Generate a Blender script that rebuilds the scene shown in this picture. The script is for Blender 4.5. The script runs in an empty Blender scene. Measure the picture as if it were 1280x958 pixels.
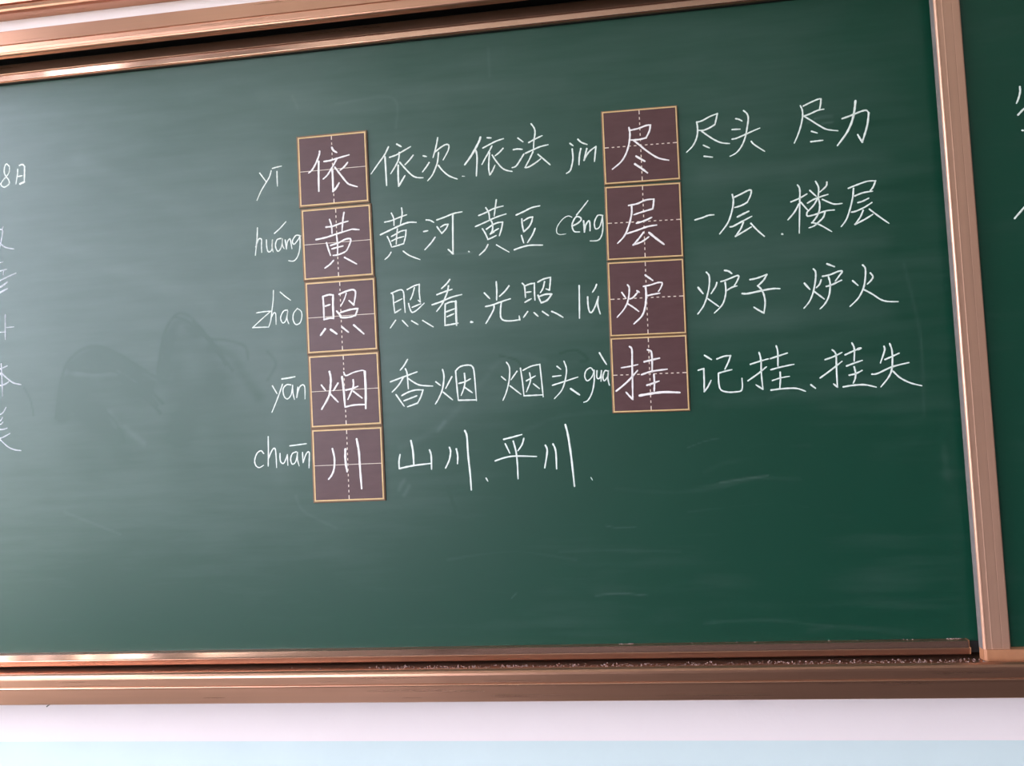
import bpy, math, random
import numpy as np
from mathutils import Matrix, Vector

scene = bpy.context.scene
COL = scene.collection
# Board frame: u to the right, v up, w out of the board towards the class; the
# centre of the board hangs 1.5 m above the floor.  world = (u, -w, v + H)
H = 1.5
WALL = -0.030          # w of the front wall behind the board
def W(u, v, w): return Vector((u, -w, v + H))

# ------------------------------------------------------------------ camera
CAM_POS = [0.07239, -0.04157, 1.281]
CAM_ROT = [[0.992676, -0.05038, -0.109801], [0.054772, 0.9978, 0.037358], [0.107678, -0.043099, 0.993251]]        # rows: camera right, up, back in board axes
cam_data = bpy.data.cameras.new('camera')
cam = bpy.data.objects.new('camera', cam_data)
COL.objects.link(cam)
scene.camera = cam
cam_data.sensor_fit = 'HORIZONTAL'
cam_data.sensor_width = 36.0
cam_data.lens = 900.0 / 1280.0 * 36.0
cam_data.clip_start = 0.02
ax = [Vector((r[0], -r[2], r[1])) for r in CAM_ROT]
m = Matrix(((ax[0].x, ax[1].x, ax[2].x), (ax[0].y, ax[1].y, ax[2].y), (ax[0].z, ax[1].z, ax[2].z))).to_4x4()
m.translation = W(*CAM_POS)
cam.matrix_world = m

# ------------------------------------------------------------------ daylight
world = bpy.data.worlds.new('sky')
scene.world = world
world.use_nodes = True
nt = world.node_tree
bg = nt.nodes['Background']
tc = nt.nodes.new('ShaderNodeTexCoord')
sp = nt.nodes.new('ShaderNodeSeparateXYZ')
cr = nt.nodes.new('ShaderNodeValToRGB')
nt.links.new(tc.outputs['Generated'], sp.inputs[0])
nt.links.new(sp.outputs['Z'], cr.inputs[0])
nt.links.new(cr.outputs[0], bg.inputs[0])
cr.color_ramp.elements[0].position = 0.0
cr.color_ramp.elements[0].color = (0.34, 0.36, 0.33, 1)
cr.color_ramp.elements[1].position = 0.04
cr.color_ramp.elements[1].color = (0.89, 0.92, 1.11, 1)
bg.inputs[1].default_value = 7.0

scene.view_settings.view_transform = 'Standard'
scene.view_settings.look = 'None'
scene.view_settings.gamma = 1.0
scene.view_settings.use_curve_mapping = False
scene.view_settings.exposure = 1.43

# room extent in board axes
LX, RX, BD, FL, CE = -2.3, 5.2, 9.2, -1.5, 2.1
WINS = [(0.35, 2.55), (2.95, 5.6), (6.0, 8.6)]       # along w
WV0, WV1 = -0.85, 1.66
for a, b in WINS:                                 # portals guide the daylight through the openings
    la = bpy.data.lights.new('window_portal', 'AREA')
    la.shape = 'RECTANGLE'; la.size = b - a; la.size_y = WV1 - WV0
    la.cycles.is_portal = True
    lo = bpy.data.objects.new('window_portal', la)
    COL.objects.link(lo)
    lo.matrix_world = Matrix.Translation(W(LX - 0.10, (WV0 + WV1) / 2, (a + b) / 2)) @ Matrix(((0, 0, -1, 0), (1, 0, 0, 0), (0, -1, 0, 0), (0, 0, 0, 1)))

# ------------------------------------------------------------------ data (board mm)
GLYPHS = [
 ('chalk_syllable','yī','left of the top card','P',[[2.7,-524.0,435.8,-518.0,427.1,-512.4,419.0],[2.7,-501.4,438.1,-505.2,426.9,-512.5,416.1,-522.9,400.8,-531.4,384.3],[2.7,-490.1,436.1,-490.2,422.8,-490.2,408.1],[2.7,-498.7,442.6,-489.8,444.3,-480.9,445.4]]),
 ('chalk_character','依','',0,[[3.5,-23.7,36.4,-24.5,29.9,-31.4,14.4,-39.6,1.9,-46.6,-3.2],[4.1,-26.1,16.8,-27.4,-10.5,-28.2,-39.2],[4.1,0.2,40.9,3.3,34.9,9.4,30.6],[3.5,-15.9,15.9,-4.2,16.7,11.3,20.0,32.6,24.1],[3.5,8.3,18.0,4.2,11.2,-4.0,-1.3,-11.2,-11.0,-18.8,-16.9],[4.3,-0.6,-1.6,-0.4,-20.4,-0.9,-41.5],[4.3,-0.9,-41.5,5.1,-36.0,11.2,-27.1],[3.5,29.1,9.9,22.0,2.1,14.1,-3.3],[3.5,4.4,3.3,13.8,-10.4,26.5,-28.0,34.0,-32.8,45.6,-37.0]]),
 ('chalk_character','依','of the first word in the top row','P',[[3.1,-273.8,463.2,-281.7,448.9,-293.9,434.0,-308.9,415.5],[3.5,-281.1,445.0,-280.6,419.8,-280.4,391.2],[3.5,-257.8,466.9,-249.9,461.6],[3.1,-272.2,443.5,-259.4,446.9,-245.3,453.5,-232.0,459.9],[3.1,-253.9,451.0,-255.5,438.9,-261.9,426.6,-271.7,412.7],[3.5,-256.9,426.9,-257.8,407.2,-257.7,388.2],[3.5,-257.7,388.2,-251.7,396.8,-245.1,406.8],[3.1,-228.1,443.3,-235.4,434.9,-244.2,427.0],[3.1,-253.9,432.7,-243.8,419.6,-232.1,406.5,-223.2,401.4,-211.4,399.8]]),
 ('chalk_character','次','of the first word in the top row','P',[[3.0,-209.2,440.5,-202.9,438.5],[3.0,-198.8,427.0,-204.0,419.9,-211.8,410.8],[3.0,-180.6,471.9,-184.1,456.8,-191.1,435.4],[3.0,-186.9,445.7,-175.1,453.7,-165.8,457.8,-160.6,455.4,-162.6,445.7,-172.4,429.7],[3.0,-180.4,444.3,-183.2,426.4,-189.2,411.8,-195.0,401.7,-203.0,393.6],[3.0,-181.5,420.2,-174.1,409.7,-162.5,398.9,-147.8,391.9]]),
 ('chalk_dot','.','after the first word of the top row','P',[[1.8,-138.5,396.4,-134.1,395.8]]),
 ('chalk_character','依','of the second word in the top row','P',[[4.3,-101.7,465.1,-103.8,459.0,-110.6,447.1,-121.1,431.3,-132.9,417.1],[3.3,-110.9,441.5,-109.5,427.5,-112.5,394.4],[3.0,-89.3,463.2,-82.1,462.2],[3.0,-98.2,444.9,-86.9,449.8,-72.8,455.5,-59.5,458.7],[3.0,-81.2,447.2,-87.5,436.6,-94.3,426.1,-101.1,414.9],[3.0,-86.2,435.1,-88.1,420.0,-89.1,406.2,-87.8,394.3],[3.0,-87.8,394.3,-82.4,401.5,-77.5,411.4],[3.0,-61.4,440.9,-68.3,434.2,-76.2,428.7],[3.0,-81.6,430.5,-75.9,420.3,-65.6,406.2,-57.6,400.4,-46.8,397.2]]),
 ('chalk_character','法','of the second word in the top row','P',[[3.0,-33.1,457.3,-24.3,449.6],[3.0,-42.8,436.7,-35.2,437.4,-26.3,435.9],[3.0,-24.1,426.7,-32.2,415.0,-39.5,406.0,-46.5,404.1],[3.0,-14.1,447.3,-2.9,452.4,11.0,457.8],[3.0,-7.9,481.3,-2.6,472.5,-1.7,463.4,-4.4,449.8,-5.8,436.1],[3.0,-20.6,428.2,-8.0,432.9,5.8,437.8,20.7,440.2],[3.0,-7.1,430.0,-12.9,418.8,-23.0,402.2],[3.0,-23.0,402.2,-16.4,402.6,-3.8,409.0,6.1,415.7],[3.0,1.7,424.1,11.4,414.6,22.4,403.3]]),
 ('chalk_syllable','jìn','left of the top right card','P',[[3.1,60.1,438.9,65.6,434.2],[3.1,63.5,428.2,64.1,412.1,61.1,397.8,57.4,389.0,50.9,385.0],[3.1,74.8,444.9,80.7,438.9,90.3,434.3],[3.1,78.9,427.5,75.8,414.7,74.1,398.8],[3.1,89.5,426.6,86.7,417.3,83.4,405.8],[3.1,83.4,405.8,87.7,413.6,95.0,422.1,106.1,429.2],[3.1,106.1,429.2,103.9,415.8,101.9,402.3]]),
 ('chalk_character','尽','',5,[[3.4,-19.0,33.4,-17.8,21.6,-20.3,3.7,-26.4,-13.8,-35.8,-27.5,-51.3,-39.3],[3.4,-16.6,28.4,-3.3,30.3,10.9,34.6,18.8,34.8],[3.4,18.8,34.8,16.5,24.2,10.2,12.5],[3.4,10.2,12.5,-2.5,10.4,-16.5,10.7],[3.4,-12.1,10.0,-2.9,1.5,10.6,-11.3,29.1,-25.0,47.6,-30.7],[4.0,-8.7,-19.2,5.9,-29.3],[4.0,-11.4,-33.0,-1.3,-40.9,9.6,-50.4]]),
 ('chalk_character','尽','of the third word in the top row','P',[[3.0,284.3,456.9,285.3,447.3,284.5,435.3,280.6,423.6,274.1,413.4,263.8,404.2],[3.0,284.5,456.2,293.7,458.0,307.0,464.1,320.8,468.4],[3.0,320.8,468.4,318.3,459.0,315.4,449.2],[3.0,315.4,449.2,305.8,444.1,295.2,440.8,286.2,441.6],[3.0,291.9,439.7,299.9,432.5,312.2,422.6,324.7,415.7,338.4,413.1],[3.0,293.4,414.3,303.6,408.3],[3.0,293.7,394.4,307.7,391.5]]),
 ('chalk_character','头','of the third word in the top row','P',[[3.0,351.3,456.2,356.6,454.7,362.1,451.0],[3.0,344.3,437.5,357.8,436.9],[3.0,343.2,420.4,350.7,421.3,363.8,425.9,376.8,430.7,391.2,435.7],[3.0,365.8,469.2,371.2,463.3,372.9,453.8,369.6,436.7,365.4,421.0,358.8,407.0,349.1,395.8,337.9,390.4],[3.0,375.5,413.4,380.5,407.0,396.8,393.9]]),
 ('chalk_character','尽','of the last word in the top row','P',[[3.0,461.9,468.5,464.5,460.9,464.4,449.0,460.1,432.1,454.1,416.8,447.6,403.9],[3.0,466.9,467.6,479.1,472.7,492.0,477.1,497.0,477.3],[3.0,497.0,477.3,495.8,468.4,493.3,458.8],[3.0,467.0,449.8,477.8,453.0,490.7,457.7,500.8,458.7],[3.0,466.9,449.4,477.1,441.8,491.4,430.5,503.4,422.7,521.2,418.7],[3.0,477.7,421.8,486.8,417.9],[3.0,475.2,403.6,484.6,404.0,495.3,404.3]]),
 ('chalk_character','力','of the last word in the top row','P',[[3.3,529.6,439.1,545.9,443.7,559.8,448.3,569.8,450.0,574.1,445.0],[3.7,574.1,445.0,570.6,425.6,565.1,409.0,559.9,395.3],[3.7,559.9,395.3,556.6,401.9,553.4,408.8],[4.0,553.7,468.0,550.7,451.2,545.1,432.0,535.1,413.1,518.8,392.9]]),
 ('chalk_syllable','huáng','left of the second card','P',[[2.6,-532.3,332.0,-534.1,309.3,-538.2,280.2],[2.6,-536.6,296.2,-531.2,310.0,-525.3,309.6,-525.7,297.3,-525.6,285.0],[2.6,-515.5,307.9,-515.4,294.6,-512.5,284.9,-505.5,289.1,-503.8,307.0],[2.6,-503.8,307.0,-504.9,293.8,-503.3,284.2],[2.6,-499.4,319.0,-488.3,327.6,-476.2,339.3],[2.6,-487.1,308.5,-495.0,306.3,-498.4,295.2,-493.9,284.5,-486.8,292.4,-484.2,307.4],[2.6,-484.2,307.4,-484.7,296.1,-481.6,288.3],[2.6,-479.0,305.1,-477.2,287.9],[2.6,-477.2,287.9,-474.7,301.0,-469.6,306.3,-467.7,296.7,-466.5,287.1],[2.6,-449.1,310.3,-457.7,311.9,-464.9,302.1,-462.3,295.3,-454.2,303.2,-450.0,310.4],[2.6,-450.0,310.4,-450.8,289.7,-455.4,273.1,-463.5,264.3,-474.1,265.4]]),
 ('chalk_character','黄','',1,[[3.4,-19.7,30.1,-6.2,30.8,7.4,34.7,22.8,37.8],[3.4,-12.4,43.9,-9.1,31.4,-8.8,17.3],[3.4,15.9,54.6,13.0,40.8,10.5,20.4],[3.4,-39.9,8.3,-20.6,10.8,2.7,16.4,29.7,22.2],[3.4,29.7,22.2,43.0,20.2],[3.4,-20.1,0.5,-17.6,-9.1,-13.5,-23.5],[3.4,-12.6,-4.8,1.9,-1.3,15.5,4.1,25.1,4.7,25.8,-1.4,18.4,-15.7,12.5,-19.9],[3.4,12.5,-19.9,0.9,-23.3,-8.7,-23.8],[3.4,-10.4,-11.5,-0.4,-9.5,11.2,-7.7],[3.4,-0.3,13.8,0.8,-5.0,-0.0,-22.6],[3.4,-8.1,-33.2,-15.2,-40.1,-25.4,-46.3],[3.4,13.1,-29.3,23.2,-35.6,35.3,-43.1]]),
 ('chalk_character','黄','of the first word in the second row','P',[[2.8,-287.2,323.3,-275.0,325.1,-260.7,329.5,-244.9,333.9],[2.8,-273.7,339.0,-269.9,328.9,-269.8,315.6],[2.8,-254.2,347.2,-253.6,336.0,-257.7,317.4],[3.3,-296.0,300.5,-275.8,308.3,-255.6,315.8,-241.3,319.3,-228.0,318.2],[2.8,-283.4,296.3,-278.9,286.2,-276.1,276.2],[2.8,-275.6,295.7,-267.7,299.3,-257.5,304.1,-247.6,305.4],[2.8,-247.6,305.4,-249.2,293.7,-253.2,280.7],[2.8,-253.2,280.7,-264.4,278.1,-275.1,276.1],[2.8,-275.3,287.3,-265.2,291.4,-252.3,293.9],[2.8,-263.7,308.8,-265.7,295.0,-267.1,281.1],[2.8,-277.6,266.6,-282.2,259.9,-289.5,254.2],[2.8,-254.7,266.9,-242.7,257.7,-224.1,249.1]]),
 ('chalk_character','河','of the first word in the second row','P',[[3.0,-209.1,321.2,-201.9,319.9,-195.3,315.6],[3.0,-214.7,300.1,-206.9,301.1],[3.0,-194.2,287.8,-202.4,277.6,-214.2,266.4],[3.0,-189.3,319.6,-173.7,323.9,-158.1,328.9,-142.0,330.8],[3.4,-159.3,326.9,-160.9,292.4,-162.3,255.1],[3.4,-162.3,255.1,-170.9,263.8],[3.0,-189.6,307.1,-181.4,294.0],[3.0,-181.4,294.0,-173.3,301.7,-168.8,309.9],[3.0,-168.8,309.9,-175.8,309.5,-182.9,305.9]]),
 ('chalk_dot','.','after the first word of the second row','P',[[3.1,-133.5,257.1,-132.1,256.3]]),
 ('chalk_character','黄','of the second word in the second row','P',[[3.0,-111.9,321.5,-100.0,325.3,-83.1,332.2,-66.4,335.3],[3.0,-98.1,334.9,-93.1,324.8,-92.3,313.0],[3.0,-78.2,347.7,-81.0,332.1,-83.5,318.5],[3.0,-118.8,301.7,-100.8,308.1,-81.2,315.5,-61.7,320.4],[3.0,-91.6,312.9,-87.8,306.4,-87.5,294.0,-92.2,286.1],[3.0,-106.2,296.8,-101.1,287.5,-97.1,276.6],[3.0,-97.1,276.6,-89.8,279.0,-81.4,282.5],[3.0,-98.7,295.5,-87.3,302.2,-77.5,305.6,-68.6,306.0],[3.0,-68.6,306.0,-71.2,294.1,-76.0,281.4],[3.0,-87.2,289.8,-76.7,294.8],[3.0,-92.2,286.1,-85.2,289.0],[3.0,-97.6,267.0,-103.3,258.0,-114.1,248.9],[2.4,-82.0,265.4,-73.0,259.2,-59.7,250.4]]),
 ('chalk_character','豆','of the second word in the second row','P',[[3.1,-43.4,316.9,-28.8,322.3,-14.8,328.0,-0.0,330.2],[3.1,-33.6,308.7,-33.4,298.0,-31.3,285.5],[3.1,-31.3,285.5,-22.1,292.9,-16.2,302.1,-14.1,310.8],[3.1,-14.1,310.8,-21.2,310.0,-30.3,305.3],[3.1,-35.8,278.9,-32.4,265.0],[3.1,-10.7,289.7,-16.1,278.1,-25.6,265.2],[3.1,-50.0,254.0,-36.2,257.8,-21.1,260.0,1.2,258.6]]),
 ('chalk_syllable','céng','left of the second right card','P',[[1.8,56.4,304.8,49.4,307.6,39.6,302.6,29.4,290.0,27.9,279.5,33.4,275.2,43.9,275.7],[3.1,56.0,288.8,65.7,292.9,72.6,299.0,70.0,304.0,63.4,304.6,57.3,295.4,55.9,287.9,59.2,278.9,68.6,277.3],[2.6,65.0,308.3,75.6,319.9,86.4,332.5],[3.1,76.8,296.8,77.1,288.1,77.1,276.6],[3.1,77.1,276.6,80.6,289.7,86.6,296.0,87.7,287.3,87.1,277.7],[2.6,111.2,303.6,102.2,304.3,95.9,292.4,97.1,280.8,104.8,284.0,110.5,301.7],[2.6,110.5,301.7,110.3,281.6,106.7,266.6,99.7,259.5,86.5,259.6]]),
 ('chalk_character','层','',6,[[3.4,-25.3,30.0,-10.7,32.0,4.3,37.7,19.1,38.7],[3.4,19.1,38.7,17.8,28.3,16.3,21.4],[3.4,16.3,21.4,-0.1,17.5,-17.0,12.8],[3.4,-20.1,29.7,-20.7,14.5,-27.0,-7.9,-35.1,-24.5,-47.1,-36.6],[3.4,-12.9,-2.6,1.1,0.9,14.2,6.4],[3.4,-29.7,-20.1,-12.5,-15.4,6.2,-9.8,22.0,-7.9],[3.4,-1.5,-19.8,-9.3,-29.8,-19.9,-40.9],[3.4,-19.9,-40.9,-4.0,-35.7,7.8,-27.9],[4.3,8.6,-20.7,20.2,-31.4,33.6,-42.9]]),
 ('chalk_character','一','of the third word in the second row','P',[[3.1,270.9,282.7,284.3,285.7,294.3,288.9,303.8,289.2]]),
 ('chalk_character','层','of the third word in the second row','P',[[3.1,337.4,322.4,338.7,310.8,334.8,292.4,326.7,273.0,311.7,254.7],[3.1,341.2,317.5,353.3,322.5,364.6,327.3,369.8,326.9,368.2,318.4,362.0,306.7],[3.1,362.0,306.7,352.0,301.8,340.1,299.2],[3.5,343.6,282.1,353.8,286.6,363.7,290.8],[3.1,330.4,265.8,336.0,266.5,350.2,273.2,367.9,281.4],[3.1,353.2,272.3,348.1,261.2,338.3,248.4],[3.1,338.3,248.4,351.8,255.2,366.1,262.9],[3.1,365.8,269.1,375.3,256.9,386.9,244.6]]),
 ('chalk_dot','.','after the third word of the second row','P',[[4.0,416.8,246.3,417.8,245.8]]),
 ('chalk_character','楼','of the last word in the second row','P',[[3.0,448.1,329.8,451.3,321.9,449.8,299.0,445.6,245.7],[3.0,435.3,301.2,448.8,305.9,462.7,312.9],[3.0,448.2,296.8,439.9,282.9,428.1,270.3],[3.0,452.0,298.8,462.0,284.9],[3.0,478.3,333.7,482.7,322.3,480.8,305.6],[3.0,497.0,330.5,495.1,323.5,484.3,314.5],[3.0,467.9,318.6,478.0,307.3],[3.0,462.5,296.8,473.4,302.4,486.7,306.6,497.5,309.1],[3.0,480.0,304.1,472.7,292.5,461.0,281.2],[3.0,487.8,301.2,499.0,294.9,507.5,291.4,519.8,291.6],[3.0,461.0,281.2,460.2,275.9,463.5,274.1,477.5,276.8,492.3,280.9,506.1,281.3],[3.0,480.8,305.6,482.8,291.6,479.8,278.1,473.3,267.9,467.5,262.0],[3.0,467.5,262.0,472.1,261.2,482.0,256.6,499.3,244.2],[3.0,490.7,279.5,487.2,269.9,477.9,261.5,470.3,256.0,462.1,253.5]]),
 ('chalk_character','层','of the last word in the second row','P',[[3.0,531.6,316.9,545.6,321.5,563.2,326.4,576.8,326.1],[3.0,576.8,326.1,572.5,316.1,567.1,309.8],[3.0,541.4,302.8,554.7,307.0,570.6,308.7],[3.0,540.2,315.8,537.6,299.3,531.2,278.5,524.3,262.3,515.6,251.6],[3.0,545.7,290.7,553.7,292.6,564.0,297.1],[3.0,534.1,275.2,541.1,276.2,555.8,281.8,568.5,289.1],[3.0,553.3,276.7,547.5,265.0,538.4,253.6],[3.0,538.4,253.6,554.4,260.7,568.5,268.6],[3.0,563.5,278.1,577.6,264.9,593.7,251.0]]),
 ('chalk_syllable','zhào','left of the third card','P',[[2.4,-540.2,171.5,-525.6,172.9,-512.1,173.0],[2.4,-512.1,173.0,-530.2,159.2,-548.5,144.4],[2.4,-548.5,144.4,-530.8,143.9,-517.3,143.4],[2.4,-505.4,211.5,-506.6,192.6,-510.0,172.9,-512.8,155.1,-517.3,143.4],[2.4,-510.4,162.9,-506.0,169.6,-502.6,166.4,-502.7,147.5],[2.4,-492.5,207.7,-483.1,199.0,-472.7,190.7],[2.4,-479.6,172.9,-487.3,171.4,-493.3,159.8,-490.2,149.7,-483.9,153.2,-479.1,170.8],[2.4,-479.1,170.8,-481.0,157.0,-477.9,146.9],[2.4,-460.4,174.6,-467.9,166.1,-469.4,154.3,-464.6,145.0,-456.3,147.5,-452.2,159.1,-453.4,169.1,-460.4,174.6]]),
 ('chalk_character','照','',2,[[3.7,-32.9,38.1,-32.2,18.7,-32.6,-5.0],[3.7,-32.9,38.1,-21.6,40.7,-13.5,39.5],[4.3,-13.5,39.5,-14.4,17.5,-14.3,-4.2],[3.7,-28.9,20.1,-20.3,22.2],[3.7,-32.6,-4.6,-21.3,-2.8,-14.3,-3.8],[3.7,-1.7,40.3,13.1,45.2,25.3,46.7,29.4,40.1,25.1,18.8],[3.7,25.1,18.8,16.4,27.2],[2.6,11.9,41.3,7.4,29.8,-0.2,17.5],[3.7,-7.7,9.2,-1.9,1.9,0.9,-3.2,17.1,-3.3,27.3,-1.0],[3.7,27.3,-1.0,32.8,11.4],[3.7,32.8,11.4,17.7,10.4,-1.7,5.8],[4.3,-31.3,-22.4,-40.5,-33.6],[4.3,-20.6,-24.1,-9.4,-32.7],[3.7,1.2,-21.0,12.9,-31.1],[3.7,23.5,-18.5,41.8,-35.9]]),
 ('chalk_character','照','of the first word in the third row','P',[[2.8,-280.4,190.8,-277.4,187.5,-276.7,170.8,-275.4,154.1],[2.8,-275.4,154.1,-263.8,160.2],[2.8,-279.4,191.1,-263.6,196.0,-257.7,191.7,-256.8,175.0,-256.0,153.9],[2.8,-274.5,173.4,-260.8,179.2],[2.8,-250.2,195.6,-237.3,201.4,-227.4,203.7],[2.8,-227.4,203.7,-228.1,188.3,-226.8,170.9],[2.8,-226.8,170.9,-230.8,174.6],[2.8,-236.7,198.3,-240.9,185.0,-245.5,176.3],[2.8,-248.9,169.6,-246.9,160.5,-243.0,153.1,-233.7,156.9,-219.9,168.4],[2.8,-242.6,162.3,-226.2,167.7],[2.8,-274.5,140.6,-285.0,127.0],[2.8,-261.9,139.4,-251.9,127.9],[2.8,-244.7,137.6,-232.9,129.9],[2.8,-224.1,136.9,-205.2,124.0]]),
 ('chalk_character','看','of the first word in the third row','P',[[3.1,-170.6,208.4,-177.2,200.6,-186.6,193.0],[3.1,-195.5,182.3,-182.1,186.5,-167.3,190.3],[3.1,-205.4,164.4,-188.4,169.0,-168.7,175.9,-149.8,179.5],[3.1,-173.5,196.9,-176.6,184.7,-185.8,166.1,-197.6,151.7],[3.1,-181.0,164.4,-182.2,148.0,-183.3,125.4],[3.1,-180.3,164.3,-171.8,167.2,-161.4,167.9],[4.1,-161.4,167.9,-161.7,146.6,-162.1,124.0],[3.1,-179.6,149.9,-164.8,154.4],[3.1,-178.6,140.9,-165.9,145.5],[3.1,-183.3,125.4,-173.8,126.1,-159.2,127.9]]),
 ('chalk_dot','.','after the first word of the third row','P',[[4.5,-135.0,128.4,-132.5,128.0]]),
 ('chalk_character','光','of the second word in the third row','P',[[3.1,-85.8,198.3,-85.5,182.6,-86.7,164.9],[3.1,-108.3,179.4,-98.9,168.4],[3.1,-63.1,189.2,-70.6,180.2,-81.3,171.4],[3.1,-107.5,154.7,-95.1,156.6,-78.4,161.6,-61.8,165.7],[3.1,-92.0,157.1,-92.7,148.9,-100.2,135.8,-108.3,124.0],[3.1,-78.4,160.2,-80.5,146.7,-80.5,133.1,-74.6,127.3,-62.4,125.8,-46.8,126.8],[3.1,-46.8,126.8,-47.4,133.7]]),
 ('chalk_character','照','of the second word in the third row','P',[[3.0,-38.9,192.3,-34.9,185.9,-34.3,166.1],[3.0,-34.2,187.2,-25.2,190.0,-17.0,190.8],[3.0,-17.0,190.8,-17.5,176.5,-17.5,160.2],[3.0,-31.6,175.4,-23.9,175.9],[3.0,-35.7,157.6,-23.9,163.4],[3.0,-10.8,192.4,-0.5,197.1,12.5,199.5],[3.0,12.5,199.5,11.2,188.1,9.3,176.7],[3.0,9.3,176.7,3.3,179.1],[3.0,1.3,192.2,-2.0,180.9,-7.1,173.1],[3.0,-11.7,168.6,-9.7,162.4,-6.7,154.7],[3.5,-6.7,154.7,4.3,158.7,12.9,169.0],[3.5,12.9,169.0,2.2,169.5,-9.5,166.4],[3.0,-31.8,140.5,-39.8,130.5],[3.0,-20.4,138.0,-13.4,130.8],[3.0,-5.1,139.0,5.2,130.9],[3.0,11.3,138.0,20.4,133.3,30.8,126.1]]),
 ('chalk_syllable','lú','left of the third right card','P',[[3.0,62.7,180.8,61.5,152.0,60.0,122.7],[3.0,76.5,159.4,76.5,144.3,78.4,133.2,82.5,132.1,88.8,141.8,95.5,158.9],[3.0,95.5,158.9,93.6,144.8,97.1,127.8],[3.0,93.4,180.9,90.6,174.4,85.6,167.5]]),
 ('chalk_character','炉','',7,[[3.1,-42.7,11.4,-35.7,0.2],[3.1,-32.3,24.2,-29.3,19.0,-30.7,4.1,-34.4,-9.0,-41.4,-20.3,-52.5,-32.3],[3.1,-14.0,11.6,-22.6,2.0,-29.2,-1.0],[3.1,-16.4,13.0,-12.1,10.1],[3.1,-32.8,-9.4,-23.3,-16.2,-14.6,-23.6],[3.7,-0.7,40.0,11.9,29.8],[3.1,-4.7,20.2,7.5,22.1,20.6,25.6,27.9,24.4,25.1,16.2,20.8,9.8],[3.1,1.1,3.3,11.7,5.3,23.1,6.7],[3.7,-1.0,19.2,-0.5,4.2,-2.9,-15.5,-9.2,-31.8,-23.6,-45.2]]),
 ('chalk_character','炉','of the third word in the third row','P',[[3.7,269.3,163.2,276.9,151.9],[3.0,284.7,189.1,289.4,181.8,288.4,164.7,283.5,146.5,276.3,129.8,265.7,116.2],[3.0,301.6,169.5,299.1,162.6,290.8,151.0],[3.0,284.0,142.9,302.5,127.3],[3.5,316.0,190.0,322.8,188.0,328.0,183.4],[3.0,308.6,170.8,319.1,173.3,336.1,179.2,339.4,176.9,335.4,168.6,330.8,161.8],[3.0,318.0,154.8,326.5,159.2,335.6,161.4],[3.0,315.8,169.2,316.3,154.2,312.9,138.8,306.7,127.8,294.2,116.5]]),
 ('chalk_character','子','of the third word in the third row','P',[[3.3,358.2,170.8,370.0,172.5,386.7,177.7],[3.3,386.7,177.7,380.7,168.2,370.5,159.0],[3.3,370.5,159.0,375.6,153.0,379.7,142.7,380.9,128.5,377.7,111.0],[3.3,377.7,111.0,369.2,116.5,361.4,122.4],[3.5,343.4,147.4,353.3,146.7,375.4,150.1,394.7,152.3,407.1,151.5]]),
 ('chalk_character','炉','of the last word in the third row','P',[[3.7,448.4,158.0,456.7,146.8],[3.1,464.7,181.8,468.1,176.4,467.2,163.3,462.0,141.7,454.7,126.1,444.8,114.8],[3.1,476.3,161.9,473.4,154.8,467.4,148.9],[3.1,464.1,142.3,479.3,128.6],[3.5,487.9,188.9,499.6,183.2],[3.1,479.1,167.9,491.1,169.6,505.3,174.5,511.9,174.0,506.2,166.4,499.4,158.1],[3.1,484.2,150.1,492.7,152.0,509.8,159.1],[3.1,488.8,166.2,490.8,154.3,488.1,135.5,480.9,121.4,471.2,111.9]]),
 ('chalk_character','火','of the last word in the third row','P',[[3.1,528.0,156.8,536.1,148.2],[3.1,546.0,182.7,550.0,176.3,548.9,160.4,544.7,143.3,535.3,126.5,520.6,113.0],[3.1,557.7,168.1,561.4,161.7,558.0,155.4,551.3,149.3],[3.1,545.2,140.3,557.7,132.2,570.8,121.9,581.4,117.6,599.1,116.0]]),
 ('chalk_syllable','yān','left of the fourth card','P',[[2.6,-514.2,33.4,-505.7,18.1],[2.6,-494.5,35.3,-499.2,23.0,-508.1,2.6,-517.0,-15.8],[3.1,-495.2,45.1,-482.8,46.2,-470.1,47.9],[2.6,-478.8,33.2,-486.9,33.7,-493.6,26.2,-492.3,13.1,-486.1,7.5,-478.6,14.9,-475.2,32.2],[2.6,-475.2,32.2,-474.9,18.2,-472.6,5.9],[2.6,-465.1,28.1,-468.0,9.2],[2.6,-468.0,9.2,-462.8,26.3,-456.3,32.0,-451.9,27.4,-452.2,5.7]]),
 ('chalk_character','烟','',3,[[3.5,-43.6,11.3,-36.3,1.1],[4.3,-27.3,35.1,-25.2,23.7,-26.6,6.5,-30.6,-10.5,-45.0,-33.0],[3.5,-12.1,12.9,-21.2,-0.3],[3.5,-27.7,-5.5,-13.3,-21.4],[4.3,-3.8,24.2,-1.6,-0.1,-0.4,-31.1],[2.8,-0.2,32.6,2.2,26.9,6.7,26.7,19.3,31.4,35.3,33.9,39.6,31.1],[4.8,39.6,31.1,39.8,-2.4,38.3,-35.8],[3.5,-0.4,-31.4,16.6,-28.6,38.6,-28.9],[3.5,2.8,-0.3,14.4,1.6,25.2,5.3],[3.5,16.9,17.8,16.3,4.1,5.5,-17.7],[3.5,16.8,-3.7,32.1,-16.6]]),
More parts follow.
